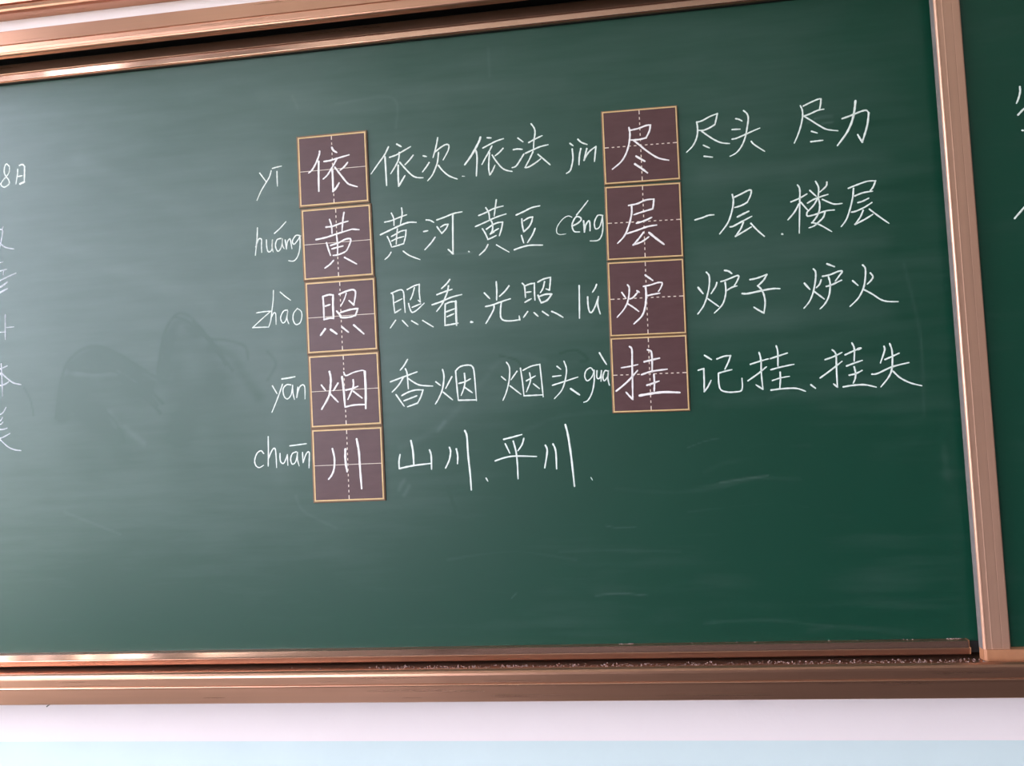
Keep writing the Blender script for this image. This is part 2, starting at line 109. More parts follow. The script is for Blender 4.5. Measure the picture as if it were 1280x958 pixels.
 ('chalk_character','香','of the first word in the fourth row','P',[[3.0,-255.5,67.5,-262.9,56.3,-270.0,48.6],[3.0,-289.2,28.4,-273.8,33.2,-255.3,38.8,-238.5,43.8],[3.0,-260.5,51.0,-257.5,41.2,-256.5,13.7],[3.0,-264.6,35.6,-274.3,21.3,-287.0,9.4],[3.0,-254.9,32.1,-245.4,24.9,-233.6,19.1,-211.1,16.4],[3.0,-279.9,4.6,-272.5,-6.9,-265.4,-17.4],[3.0,-269.1,2.1,-256.7,7.8,-243.0,11.0,-229.4,10.3],[3.0,-229.4,10.3,-233.7,-1.6,-240.3,-13.0],[3.0,-240.3,-13.0,-250.3,-16.2,-259.4,-18.7],[3.0,-265.7,-7.6,-252.7,-3.5,-241.2,0.3]]),
 ('chalk_character','烟','of the first word in the fourth row','P',[[3.0,-205.1,23.8,-196.8,16.8],[3.0,-191.7,45.6,-189.6,32.9,-193.1,11.0,-200.1,-4.8,-207.8,-16.5],[3.0,-175.2,31.4,-187.4,11.0],[3.0,-192.2,4.3,-175.7,-10.5],[3.0,-167.7,41.3,-166.9,16.9,-165.3,-11.8],[3.0,-165.3,-11.8,-132.0,-12.8],[3.0,-167.2,42.0,-158.7,48.9,-143.7,50.7,-135.8,46.1,-133.6,29.8,-132.3,-14.3],[3.0,-163.1,18.5,-151.1,21.2,-141.2,25.8],[3.0,-151.9,36.0,-151.4,22.0,-153.8,10.4,-159.7,-3.3],[3.0,-151.6,10.2,-139.0,0.5]]),
 ('chalk_character','烟','of the second word in the fourth row','P',[[2.7,-84.8,26.5,-77.4,19.5],[2.7,-74.5,51.7,-69.6,41.5,-71.2,20.0,-77.2,-1.2,-84.3,-16.1],[2.7,-56.4,34.5,-68.0,19.8],[2.7,-70.3,9.2,-51.3,-7.1],[2.7,-49.9,39.5,-47.5,15.1,-46.1,-9.1],[2.7,-45.6,35.6,-30.9,42.0,-14.9,44.6],[2.7,-14.9,44.6,-13.3,16.8,-11.9,-13.6],[2.7,-46.1,-10.0,-28.2,-10.1,-11.7,-10.1],[2.7,-40.3,16.5,-23.7,24.5],[2.7,-34.1,30.5,-33.1,16.1,-41.3,-3.1],[2.7,-28.0,10.5,-17.7,1.3]]),
 ('chalk_character','头','of the second word in the fourth row','P',[[2.7,15.5,39.3,22.0,33.6],[2.7,7.1,21.4,21.7,22.5],[2.7,5.7,5.9,22.9,10.4,51.7,18.2],[2.7,28.4,47.5,32.1,33.9,29.4,16.2,22.2,-3.0,8.0,-17.9],[3.7,37.8,-2.0,52.6,-13.5]]),
 ('chalk_syllable','guà','left of the fourth right card','P',[[2.6,79.5,27.6,74.6,33.3,66.4,28.4,63.7,17.9,68.0,10.5,76.3,17.2,80.8,28.5],[2.6,80.8,28.5,79.7,8.1,74.8,-11.1,67.0,-24.0,59.4,-27.1],[2.6,85.7,27.3,85.0,14.9,90.3,14.6,93.6,26.8],[2.6,93.6,26.8,91.7,8.3],[2.6,105.8,25.3,99.7,26.5,95.6,16.1,97.8,8.9,104.5,17.4,105.8,26.1],[2.6,105.8,26.1,104.2,12.1,106.1,0.5],[3.1,91.8,58.9,97.4,47.9,103.0,37.8]]),
 ('chalk_character','挂','',8,[[2.8,-48.6,12.7,-34.2,14.5,-19.7,17.2],[3.5,-32.8,49.3,-29.0,43.4,-29.6,17.6,-30.2,-14.7,-30.9,-43.7],[3.5,-30.9,-43.7,-36.2,-37.8,-42.3,-30.4],[3.5,-59.0,-27.8,-43.3,-15.8,-31.7,-4.9,-20.9,6.7],[3.5,-2.0,42.3,4.2,38.8,5.2,24.2,4.3,3.3],[3.5,-8.4,21.6,4.4,24.3,18.0,26.9],[3.5,-14.1,-0.8,3.6,4.2,30.6,7.1],[3.5,7.3,-0.8,7.5,-16.1,6.6,-30.5],[3.5,-5.6,-19.6,4.3,-16.8,15.5,-13.2],[4.5,-19.0,-37.3,2.0,-34.4,24.2,-32.8,50.1,-34.5]]),
 ('chalk_character','记','of the third word in the fourth row','P',[[3.4,272.9,43.7,284.3,35.6],[3.0,260.6,18.2,270.3,20.7],[3.0,270.3,20.7,269.8,1.1,268.6,-19.4],[3.0,268.6,-19.4,275.5,-11.4,281.6,-0.4],[3.0,293.7,36.1,305.8,40.1,316.9,40.6],[3.0,316.9,40.6,312.8,30.1,306.2,17.9],[3.0,294.7,11.1,305.9,13.9,317.9,16.2],[3.0,294.7,11.1,294.4,-7.2,297.2,-17.8,307.1,-22.1,320.5,-22.8,332.5,-19.7,333.8,0.2]]),
 ('chalk_character','挂','of the third word in the fourth row','P',[[3.0,349.6,23.6,362.4,27.2,380.2,31.3],[3.0,365.1,43.5,367.6,30.3,366.8,4.4,367.7,-20.7],[3.0,367.7,-20.7,356.5,-12.3],[3.0,343.6,-4.7,361.1,6.5,376.0,17.7],[3.0,383.6,31.5,398.1,35.5,412.5,39.5],[3.0,394.5,53.0,396.5,42.5,395.2,17.5],[3.0,382.9,12.2,401.8,16.3,422.0,19.4],[3.0,398.2,7.0,397.9,-6.0,395.7,-21.4],[2.4,384.5,-6.6,398.9,-2.6,413.2,-0.8],[3.0,381.3,-22.8,399.4,-21.6,422.6,-22.0,438.0,-27.9]]),
 ('chalk_dot','、','after the third word of the fourth row','P',[[3.1,447.7,-17.3,454.7,-23.7]]),
 ('chalk_character','挂','of the last word in the fourth row','P',[[3.1,473.8,24.4,487.9,28.7,502.2,35.1],[3.1,486.4,40.6,492.0,32.5,491.4,6.8,490.9,-23.6],[3.1,490.9,-23.6,484.8,-17.7],[3.1,463.7,-6.4,481.8,5.8,501.2,19.9],[3.1,507.3,30.8,519.1,35.7,528.5,39.2],[5.1,528.5,39.2,533.2,40.5],[3.1,519.4,50.5,522.8,40.3,521.0,18.8],[3.1,508.3,11.5,520.8,15.6,534.1,19.6],[3.1,520.4,9.2,522.0,-1.3,520.6,-10.8,517.0,-18.3],[3.1,511.5,-4.4,522.7,-2.2,532.9,2.5],[3.1,500.5,-23.8,515.2,-22.1,535.1,-22.0,553.7,-27.0]]),
 ('chalk_character','失','of the last word in the fourth row','P',[[3.1,571.1,41.4,571.6,34.2,563.4,13.6],[3.1,571.3,19.0,582.2,23.2,594.7,28.3],[3.1,548.4,-4.7,557.6,-4.1,581.0,5.7,609.3,11.5],[3.1,580.5,45.6,583.6,31.9,581.7,4.9,575.3,-10.7,561.3,-27.1],[3.1,582.8,-1.6,593.3,-13.3,609.2,-22.9,626.8,-28.6]]),
 ('chalk_syllable','chuān','left of the fifth card','P',[[2.6,-535.8,-91.4,-541.0,-86.0,-548.9,-90.8,-553.7,-103.1,-551.9,-112.6,-545.5,-117.0,-537.0,-113.2],[2.6,-525.9,-60.6,-526.5,-87.7,-527.9,-115.1],[2.6,-526.3,-100.2,-519.2,-85.9,-513.6,-83.0,-512.0,-96.6,-511.7,-118.4],[2.6,-504.2,-92.8,-503.7,-107.4,-497.3,-110.7,-490.2,-95.5],[2.6,-490.2,-95.5,-489.9,-115.2],[2.6,-472.7,-91.1,-480.4,-93.9,-484.1,-104.1,-481.2,-113.5,-474.5,-108.6,-470.6,-92.2],[2.6,-470.6,-92.2,-471.1,-104.6,-468.3,-117.2],[2.6,-460.9,-92.6,-460.6,-111.3],[2.6,-460.6,-111.3,-453.5,-95.0,-448.0,-93.2,-448.7,-109.7,-449.6,-121.7],[2.6,-484.8,-79.5,-467.9,-78.2,-452.7,-76.9]]),
 ('chalk_character','川','',4,[[3.8,-27.9,29.9,-24.7,12.9,-26.0,-5.5,-30.7,-17.6,-37.4,-25.5],[4.3,-3.5,28.1,-4.2,10.1,-1.9,-13.0],[4.3,18.4,45.6,21.8,23.3,22.8,-5.3,24.4,-44.6]]),
 ('chalk_character','山','of the first word in the bottom row','P',[[3.3,-277.2,-104.9,-279.7,-117.2,-279.8,-130.1],[3.3,-279.8,-130.1,-266.5,-127.6,-249.4,-125.3,-220.8,-123.1],[3.7,-255.9,-80.5,-252.9,-100.2,-252.5,-125.2],[3.3,-222.3,-98.9,-219.7,-109.3,-220.2,-133.6]]),
 ('chalk_character','川','of the first word in the bottom row','P',[[3.3,-185.7,-95.7,-183.8,-103.3,-186.8,-118.2,-194.4,-132.6],[3.3,-173.2,-99.3,-171.2,-111.4,-172.3,-125.6],[3.7,-156.1,-67.0,-152.8,-77.7,-152.1,-110.7,-150.0,-145.2,-149.4,-173.6]]),
 ('chalk_dot','、','after the first word of the bottom row','P',[[2.8,-121.6,-153.8,-118.8,-159.2]]),
 ('chalk_character','平','of the second word in the bottom row','P',[[3.1,-86.3,-85.9,-69.9,-82.6,-53.6,-78.9],[3.1,-84.1,-93.9,-76.7,-110.9],[3.1,-50.3,-85.9,-54.2,-97.2,-62.1,-107.5],[3.1,-103.8,-123.7,-86.6,-118.7,-66.7,-116.6,-29.3,-119.1],[3.1,-69.5,-90.0,-65.5,-108.2,-64.1,-129.5,-64.2,-157.2]]),
 ('chalk_character','川','of the second word in the bottom row','P',[[3.3,-12.5,-99.9,-9.7,-110.6,-15.7,-139.7],[3.3,1.2,-98.4,5.4,-111.3,5.4,-142.2],[3.8,24.8,-65.0,28.4,-83.1,32.1,-120.6,35.2,-174.1]]),
 ('chalk_dot','、','after the second word of the bottom row','P',[[1.7,64.7,-160.0,67.3,-164.9]]),
 ('chalk_character','8','of the date at the left edge','P',[[2.8,-1036.8,494.0,-1043.2,499.6,-1047.0,493.9,-1047.8,482.0,-1043.7,473.6,-1039.0,467.2,-1038.2,459.2,-1049.0,453.6,-1055.9,459.7,-1051.4,467.3,-1042.6,475.5,-1037.1,484.0,-1036.8,494.0]]),
 ('chalk_character','日','of the date at the left edge','P',[[2.7,-1019.3,487.0,-1020.1,476.6,-1023.7,457.9],[3.3,-1015.4,494.1,-1009.0,495.5,-1004.6,491.1],[3.3,-1004.6,491.1,-1005.1,477.2,-1006.1,459.4],[2.7,-1018.6,472.4,-1010.0,473.2],[4.3,-1015.2,457.2,-1010.9,458.8,-1005.5,460.3]]),
 ('chalk_character','','cut by the left edge,first below the date','P',[[2.8,-1086.1,351.7,-1074.6,356.1,-1063.0,360.5],[2.8,-1071.6,361.2,-1065.7,368.7,-1054.8,369.2,-1056.0,354.7,-1063.7,328.8,-1078.2,319.3],[2.8,-1061.9,344.5,-1049.3,334.3,-1030.8,329.5],[2.8,-1052.7,375.6,-1054.8,370.5]]),
 ('chalk_character','','cut by the left edge,second below the date','P',[[2.0,-1061.3,304.8,-1054.2,305.6],[2.8,-1061.7,288.4,-1047.4,290.5],[2.1,-1054.7,280.5,-1053.1,289.6],[2.8,-1079.4,263.8,-1062.1,269.2,-1044.8,275.9,-1027.6,281.7],[4.0,-1062.4,256.0,-1053.7,260.7,-1046.5,265.4],[4.0,-1071.3,239.5,-1062.6,245.5,-1046.8,252.3],[2.8,-1071.0,255.3,-1073.3,213.3]]),
 ('chalk_character','','cut by the left edge,third below the date','P',[[2.7,-1052.2,201.9,-1052.7,177.8,-1053.2,153.0],[2.0,-1049.9,176.3,-1034.3,176.7],[2.0,-1081.4,167.8,-1060.0,167.8,-1051.5,167.8]]),
 ('chalk_character','本','cut by the left edge,fourth below the date','P',[[3.1,-1077.3,93.8,-1063.0,96.9,-1050.1,101.4],[3.1,-1062.8,106.0,-1062.0,74.7,-1061.3,43.9],[3.1,-1063.1,89.1,-1077.8,70.3],[3.1,-1063.1,89.1,-1052.0,78.0,-1038.1,67.6,-1021.8,63.3],[3.1,-1072.2,63.5,-1058.0,65.3,-1048.0,70.0]]),
 ('chalk_character','','cut by the left edge,lowest below the date','P',[[2.8,-1070.6,7.5,-1064.9,8.5,-1059.1,13.4,-1054.7,20.9],[2.8,-1072.3,-6.7,-1066.6,-4.4,-1062.2,1.8],[2.8,-1073.8,-11.9,-1065.3,-11.0,-1061.8,-7.3],[2.8,-1071.2,-21.6,-1061.3,-21.5,-1052.8,-19.4],[2.8,-1077.3,-40.2,-1063.0,-37.0,-1047.4,-30.0],[2.8,-1070.2,-39.3,-1052.1,-55.6,-1038.2,-61.9,-1024.8,-64.1],[2.8,-1070.2,-39.3,-1080.4,-54.3]]),
 ('chalk_character','','cut by the right edge,upper','Q',[[3.4,808.4,458.7,808.2,450.2,804.8,439.2,801.1,431.7],[3.4,802.2,412.1,812.5,421.5,827.5,431.3],[3.4,806.4,385.4,809.0,384.9],[3.4,826.2,448.4,822.4,398.0]]),
 ('chalk_character','','cut by the right edge,lower','Q',[[3.4,784.0,239.5,800.1,256.9,812.9,272.6],[3.4,813.1,275.4,809.7,231.0]]),
]
CARDS = [(-0.3809, 0.4298, 0.0009), (-0.3781, 0.292, 0.0038), (-0.3762, 0.1549, 0.0009), (-0.375, 0.0181, 0.0034), (-0.3747, -0.1184, -0.0028), (0.1845, 0.4231, -0.0122), (0.1822, 0.2865, -0.0207), (0.1793, 0.1509, -0.0183), (0.1769, 0.0165, -0.0173)]
SMEARS = [(-0.3,3.4,[-950,-4,-941,50,-928,94,-901,120,-867,129,-829,115,-791,91,-759,71,-740,61]),(-0.3,3.4,[-740,70,-731,118,-718,158,-694,181,-666,168,-639,131]),(-0.3,3.4,[-666,163,-639,131,-602,124,-566,111,-560,86]),(-0.3,3.4,[-639,131,-613,98,-591,66]),(-0.3,3.4,[-521,97,-506,74,-523,45]),(-0.3,3.4,[-916,89,-868,79,-830,84,-820,92]),(-0.3,3.4,[-879,15,-856,9,-828,-19,-814,-55]),(-0.3,3.4,[-820,66,-774,32,-737,-6]),(-0.3,3.4,[-806,78,-764,45,-732,12]),(-0.34,12.8,[-938,-4,-929,49,-916,89,-891,108,-862,115,-824,104,-787,77,-754,53]),(-0.34,12.8,[-731,61,-719,118,-706,153,-687,165,-658,141]),(-0.34,12.8,[-631,115,-590,92,-572,61,-542,15]),(-0.22,31.2,[-913,26,-902,61,-868,91,-820,70,-774,27]),(-0.22,31.2,[-707,68,-696,116,-667,123,-632,86,-605,40]),(-0.22,31.2,[-701,-51,-680,14,-633,33]),(-0.22,31.2,[-870,-8,-833,-45,-811,-91]),(-0.2,59.6,[-904,12,-895,-42,-873,-97]),(-0.2,59.6,[-840,44,-803,-2,-767,-57]),(-0.2,59.6,[-697,81,-700,-7,-684,-96]),(-0.2,59.6,[-633,42,-617,-20,-600,-82]),(-0.3,2.3,[-921,94,-887,109,-848,107,-806,78]),(-0.3,2.3,[-853,90,-806,65,-755,22]),(-0.3,2.3,[-657,154,-630,121,-604,76]),(-0.3,2.3,[-703,175,-676,164,-653,140]),(-0.3,2.3,[-797,55,-764,36,-742,8]),(0.25,7.1,[-809,-29,-795,-43,-772,-61]),(0.25,7.1,[-926,80,-868,73,-820,75]),(0.25,7.1,[-841,0,-823,-28]),(0.5,1.7,[62,-366,104,-363,152,-368]),(0.5,1.7,[-86,-367,-78,-359]),(0.5,1.7,[86,-245,104,-249,138,-249]),(0.5,1.7,[235,-115,263,-106,290,-101]),(0.5,1.7,[286,-178,320,-174,367,-169]),(0.5,1.7,[-172,255,-127,255]),(0.75,1.8,[484,444,496,445,513,445]),(0.75,1.8,[495,433,504,434,513,434]),(0.75,1.8,[471,439,474,438]),(0.35,4.3,[-282,-168,-277,-158,-272,-152]),(0.35,4.3,[-273,-178,-267,-169,-263,-162]),(0.35,4.3,[-205,-65,-198,-56,-192,-49]),(0.16,7.1,[-277,-92,-231,-73,-186,-46,-140,2,-109,29]),(0.16,7.1,[-101,43,-64,63,-7,52]),(0.16,7.1,[-71,-80,16,-52,101,-47]),(0.16,7.1,[330,-120,370,-116,436,-122]),(0.16,7.1,[107,-180,217,-191,340,-175,419,-176]),(0.16,7.1,[260,-158,315,-140,409,-137]),(0.16,7.1,[655,-134,657,-188]),(0.16,7.1,[415,-434,481,-428,582,-443]),(-0.35,2.1,[22,62,51,66,71,48,57,46]),(-0.35,2.1,[-86,64,-57,55,-44,37]),(-0.35,2.1,[-179,-211,-192,-168]),(-0.35,2.1,[-1016,57,-1003,33,-997,2]),(0.14,22.7,[-510,583,-324,552,-157,560,48,557]),(0.14,22.7,[-283,440,39,381]),(0.14,22.7,[-260,288,60,235]),(0.14,22.7,[-266,141,68,119]),(0.14,22.7,[-244,-21,18,-21]),(0.14,22.7,[291,360,587,362]),(0.14,22.7,[283,218,577,224]),(0.14,22.7,[303,104,569,101]),(0.14,22.7,[294,-35,560,-22]),(0.14,22.7,[-499,459,-506,-141]),(0.14,22.7,[-888,494,-568,312]),(0.14,22.7,[-959,342,-635,195]),(0.18,2.8,[-370,554,-263,555,-258,497]),(0.18,2.8,[-455,577,-445,553]),(0.18,2.8,[-79,630,-79,577]),(0.18,2.8,[244,-418,338,-413,455,-426]),(0.18,2.8,[3,-288,87,-288,211,-294]),(0.18,2.8,[-198,-296,-82,-286,31,-303]),(0.18,2.8,[-938,-185,-825,-231]),(0.18,2.8,[-477,-172,-462,-201,-403,-233]),(0.18,2.8,[375,-39,430,-15]),(0.18,2.8,[229,-226,364,-217,429,-225]),(0.18,2.8,[613,180,630,56,627,-79])]


# ------------------------------------------------------------------ materials
def mat(name, color, rough=0.5, metal=0.0, spec=0.5):
    m = bpy.data.materials.new(name); m.use_nodes = True
    b = m.node_tree.nodes['Principled BSDF']
    b.inputs['Base Color'].default_value = (*color, 1)
    b.inputs['Roughness'].default_value = rough
    b.inputs['Metallic'].default_value = metal
    b.inputs['Specular IOR Level'].default_value = spec
    return m, m.node_tree, b
def N(t, kind, **kw):
    n = t.nodes.new(kind)
    for k, v in kw.items(): setattr(n, k, v)
    return n
def noise(t, scale, stretch=(1, 1, 1), detail=4.0, rough=0.55):
    c = N(t, 'ShaderNodeTexCoord'); mp = N(t, 'ShaderNodeMapping')
    mp.inputs['Scale'].default_value = stretch
    n = N(t, 'ShaderNodeTexNoise'); n.inputs['Scale'].default_value = scale
    n.inputs['Detail'].default_value = detail; n.inputs['Roughness'].default_value = rough
    t.links.new(c.outputs['Object'], mp.inputs[0]); t.links.new(mp.outputs[0], n.inputs['Vector'])
    return n.outputs['Fac']
def remap(t, src, a, b, lo=0.3, hi=0.7):
    r = N(t, 'ShaderNodeMapRange')
    r.inputs['From Min'].default_value = lo; r.inputs['From Max'].default_value = hi
    r.inputs['To Min'].default_value = a; r.inputs['To Max'].default_value = b
    t.links.new(src, r.inputs['Value']); return r.outputs['Result']
def mix(t, fac, c1, c2):
    x = N(t, 'ShaderNodeMix', data_type='RGBA')
    if hasattr(fac, 'is_linked'): t.links.new(fac, x.inputs['Factor'])
    else: x.inputs['Factor'].default_value = fac
    for i, c in ((6, c1), (7, c2)):
        if hasattr(c, 'is_linked'): t.links.new(c, x.inputs[i])
        else: x.inputs[i].default_value = (*c, 1)
    return x.outputs[2]
def bump(t, b, src, dist, strength=1.0):
    n = N(t, 'ShaderNodeBump'); n.inputs['Distance'].default_value = dist; n.inputs['Strength'].default_value = strength
    t.links.new(src, n.inputs['Height']); t.links.new(n.outputs[0], b.inputs['Normal'])

def board_material():
    m, t, b = mat('green_enamel', (0.012, 0.06, 0.036), 0.42)
    at = N(t, 'ShaderNodeAttribute', attribute_name='dust')
    fine = noise(t, 9.0, (0.6, 1, 5), 6)                  # horizontal wipe streaks
    blot = noise(t, 3.0, (1, 1, 1.4), 3)
    a = N(t, 'ShaderNodeMath', operation='ADD')
    t.links.new(at.outputs['Fac'], a.inputs[0])
    t.links.new(remap(t, fine, -0.022, 0.016), a.inputs[1])
    a2 = N(t, 'ShaderNodeMath', operation='ADD')
    t.links.new(a.outputs[0], a2.inputs[0]); t.links.new(remap(t, blot, -0.02, 0.014), a2.inputs[1])
    dust = N(t, 'ShaderNodeClamp'); t.links.new(a2.outputs[0], dust.inputs['Value'])
    dust.inputs['Min'].default_value = 0.0; dust.inputs['Max'].default_value = 1.0
    t.links.new(mix(t, dust.outputs[0], (0.0005, 0.045, 0.023), (0.42, 0.48, 0.46)), b.inputs['Base Color'])
    t.links.new(remap(t, dust.outputs[0], 0.43, 0.52, 0.0, 0.4), b.inputs['Roughness'])
    b.inputs['Specular IOR Level'].default_value = 0.58
    bump(t, b, noise(t, 900.0, (1, 1, 1), 2), 0.00006, 0.5)
    return m
def bronze(name, vertical=False, tint=(0.52, 0.27, 0.175), rough=0.28, metal=0.9):
    m, t, b = mat(name, tint, rough, metal)
    s = (30, 30, 0.5) if vertical else (0.5, 30, 30)
    g = noise(t, 8.0, s, 1)
    t.links.new(mix(t, g, tuple(c * 0.94 for c in tint), tuple(min(1, c * 1.05) for c in tint)), b.inputs['Base Color'])
    t.links.new(remap(t, g, rough * 0.9, rough * 1.15, 0.0, 1.0), b.inputs['Roughness'])
    return m
def wall_material():
    m, t, b = mat('painted_plaster', (0.8, 0.75, 0.79), 0.75)
    c = N(t, 'ShaderNodeTexCoord'); s = N(t, 'ShaderNodeSeparateXYZ')
    t.links.new(c.outputs['Object'], s.inputs[0])
    g = N(t, 'ShaderNodeMath', operation='GREATER_THAN'); g.inputs[1].default_value = H - 0.6288
    t.links.new(s.outputs['Z'], g.inputs[0])
    mot = remap(t, noise(t, 6.0), 0.0, 1.0)
    lo = mix(t, mot, (0.66, 0.76, 0.74), (0.69, 0.79, 0.77))
    hi = mix(t, mot, (0.92, 0.80, 0.77), (0.94, 0.82, 0.79))
    t.links.new(mix(t, g.outputs[0], lo, hi), b.inputs['Base Color'])
    bump(t, b, noise(t, 120.0), 0.0006, 0.4)
    return m
def mottled(name, c1, c2, scale, rough=0.6, stretch=(1, 1, 1), bd=0.0, metal=0.0):
    m, t, b = mat(name, c1, rough, metal)
    f = noise(t, scale, stretch)
    t.links.new(mix(t, remap(t, f, 0, 1), c1, c2), b.inputs['Base Color'])
    if bd: bump(t, b, f, bd, 0.6)
    return m
M_board = board_material()
M_rail = bronze('bronze_aluminium')
M_stile = bronze('bronze_aluminium_upright', True, (0.70, 0.39, 0.265), rough=0.38, metal=0.6)
M_gloss = bronze('polished_bronze_strip', tint=(0.62, 0.36, 0.26), rough=0.10, metal=0.9)
M_cap = mottled('brown_plastic_cap', (0.40, 0.17, 0.085), (0.48, 0.22, 0.11), 40, 0.35)
M_black = mottled('black_track_and_lip_shadow', (0.012, 0.010, 0.010), (0.02, 0.016, 0.015), 30, 0.6)
M_wall = wall_material()
M_white = mottled('white_wall_paint', (0.84, 0.83, 0.82), (0.80, 0.79, 0.78), 5, 0.8)
M_far = mottled('far_wall_paint', (0.16, 0.14, 0.14), (0.13, 0.115, 0.115), 2, 0.8)
M_floor = mottled('terrazzo', (0.035, 0.028, 0.025), (0.06, 0.05, 0.045), 60, 0.45)
M_winframe = mottled('white_window_frame', (0.78, 0.78, 0.78), (0.7, 0.7, 0.7), 30, 0.4)
M_card = mottled('brown_magnet_sheet', (0.080, 0.030, 0.030), (0.098, 0.040, 0.040), 25, 0.46, (1, 1, 3))
M_side = mottled('brown_magnet_edge', (0.17, 0.085, 0.045), (0.22, 0.12, 0.06), 40, 0.6)
M_gold = mottled('yellow_border_print', (0.68, 0.44, 0.18), (0.74, 0.50, 0.24), 90, 0.45)
M_guide = mottled('pale_guide_print', (0.78, 0.64, 0.50), (0.84, 0.72, 0.60), 90, 0.5)
M_chalk = mottled('white_chalk', (0.88, 0.91, 0.84), (0.72, 0.76, 0.69), 700, 0.95)
M_chalk3 = mottled('thin_chalk', (0.66, 0.66, 0.68), (0.42, 0.44, 0.46), 500, 0.95)
M_chalk2 = mottled('white_chalk_on_card', (0.95, 0.90, 0.87), (0.84, 0.78, 0.75), 700, 0.95)
M_dust = mottled('chalk_dust', (0.45, 0.33, 0.29), (0.22, 0.12, 0.10), 300, 0.95)
M_strip = mottled('grey_seal', (0.16, 0.13, 0.12), (0.20, 0.165, 0.15), 40, 0.7)
M_dark = mottled('dark_wire', (0.03, 0.02, 0.02), (0.05, 0.03, 0.03), 60, 0.5)
def glass():
    m, t, b = mat('window_glass', (1, 1, 1), 0.02)
    tr = N(t, 'ShaderNodeBsdfTransparent'); gl = N(t, 'ShaderNodeBsdfGlossy'); gl.inputs['Roughness'].default_value = 0.02
    mx = N(t, 'ShaderNodeMixShader'); mx.inputs[0].default_value = 0.06
    t.links.new(tr.outputs[0], mx.inputs[1]); t.links.new(gl.outputs[0], mx.inputs[2])
    t.links.new(mx.outputs[0], t.nodes['Material Output'].inputs['Surface'])
    return m
M_glass = glass()

# ------------------------------------------------------------------ mesh helpers
class MB:
    """collects faces given in board axes (u, v, w)"""
    def __init__(s): s.v = []; s.f = []
    def add(s, vs, fs):
        o = len(s.v); s.v += vs; s.f += [[i + o for i in f] for f in fs]
    def box(s, u0, u1, v0, v1, w0, w1, bev=0.0):
        b = bev
        if not b:
            vs = [(u, v, w) for u in (u0, u1) for v in (v0, v1) for w in (w0, w1)]
            s.add(vs, [(0, 1, 3, 2), (4, 6, 7, 5), (0, 4, 5, 1), (2, 3, 7, 6), (0, 2, 6, 4), (1, 5, 7, 3)])
            return
        def ring(k, w): return [(u0 + k, v0 + b, w), (u0 + b, v0 + k, w), (u1 - b, v0 + k, w), (u1 - k, v0 + b, w), (u1 - k, v1 - b, w), (u1 - b, v1 - k, w), (u0 + b, v1 - k, w), (u0 + k, v1 - b, w)]
        r = ring(0, w0) + ring(0, w1 - b) + ring(b * 0.99, w1)
        fs = [tuple(range(7, -1, -1)), tuple(range(16, 24))]
        for q in (0, 8): fs += [(q + i, q + (i + 1) % 8, q + 8 + (i + 1) % 8, q + 8 + i) for i in range(8)]
        s.add(r, fs)
    def extrude(s, prof, a, b, along='u'):
        """closed profile swept along u (prof = (v, w)) or along v (prof = (u, w))"""
        n = len(prof)
        P = (lambda p, t: (t, p[0], p[1])) if along == 'u' else (lambda p, t: (p[0], t, p[1]))
        vs = [P(p, a) for p in prof] + [P(p, b) for p in prof]
        fs = [(i, (i + 1) % n, n + (i + 1) % n, n + i) for i in range(n)] + [tuple(range(n - 1, -1, -1)), tuple(range(n, 2 * n))]
        s.add(vs, fs)
    def build(s, name, material, parent=None, label=None, kind=None, smooth=False, local=False, nrm=True):
        me = bpy.data.meshes.new(name)
        base = Vector((0, 0, 0)) if (parent is None or local) else parent.location
        vs = [Vector((v[0], -v[2], v[1])) if local else W(*v) - base for v in s.v]
        me.from_pydata([tuple(v) for v in vs], [], s.f)
        me.materials.append(material)
        if nrm:
            import bmesh
            bm = bmesh.new(); bm.from_mesh(me); bmesh.ops.recalc_face_normals(bm, faces=bm.faces); bm.to_mesh(me); bm.free()
        if smooth: me.polygons.foreach_set('use_smooth', [True] * len(me.polygons))
        o = bpy.data.objects.new(name, me); COL.objects.link(o)
        if parent is not None: o.parent = parent
        if label: o['label'] = label
        if kind: o['kind'] = kind
        return o
def empty(name, loc, label, cat, group=None, rot=0.0):
    o = bpy.data.objects.new(name, None); COL.objects.link(o)
    o.location = loc; o.rotation_euler = (0, rot, 0); o.empty_display_size = 0.05
    o['label'] = label; o['category'] = cat
    if group: o['group'] = group
    return o
def arc(cy, cw, r, a0, a1, n=5):
    return [(cy + r * math.cos(math.radians(a0 + (a1 - a0) * i / n)), cw + r * math.sin(math.radians(a0 + (a1 - a0) * i / n))) for i in range(n + 1)]

# ------------------------------------------------------------------ the room
def struct(name, mb, m):
    return mb.build(name, m, kind='structure')
T = 0.2
mb = MB(); mb.box(LX - T, RX + T, FL, CE, WALL - T, WALL); struct('wall_front', mb, M_wall)
mb = MB(); mb.box(LX - T, RX + T, FL, CE, BD, BD + T); struct('wall_back', mb, M_far)
mb = MB(); mb.box(RX, RX + T, FL, CE, WALL, BD); struct('wall_right', mb, M_far)
mb = MB(); mb.box(LX - T, RX + T, FL - 0.1, FL, WALL - T, BD + T); struct('floor', mb, M_floor)
mb = MB(); mb.box(LX - T, RX + T, CE, CE + 0.1, WALL - T, BD + T); struct('ceiling', mb, M_white)
mb = MB()
mb.box(LX - T, LX, FL, WV0, WALL, BD); mb.box(LX - T, LX, WV1, CE, WALL, BD)
edges = [WALL] + [e for w in WINS for e in w] + [BD]
for i in range(0, len(edges), 2): mb.box(LX - T, LX, WV0, WV1, edges[i], edges[i + 1])
struct('wall_left', mb, M_white)
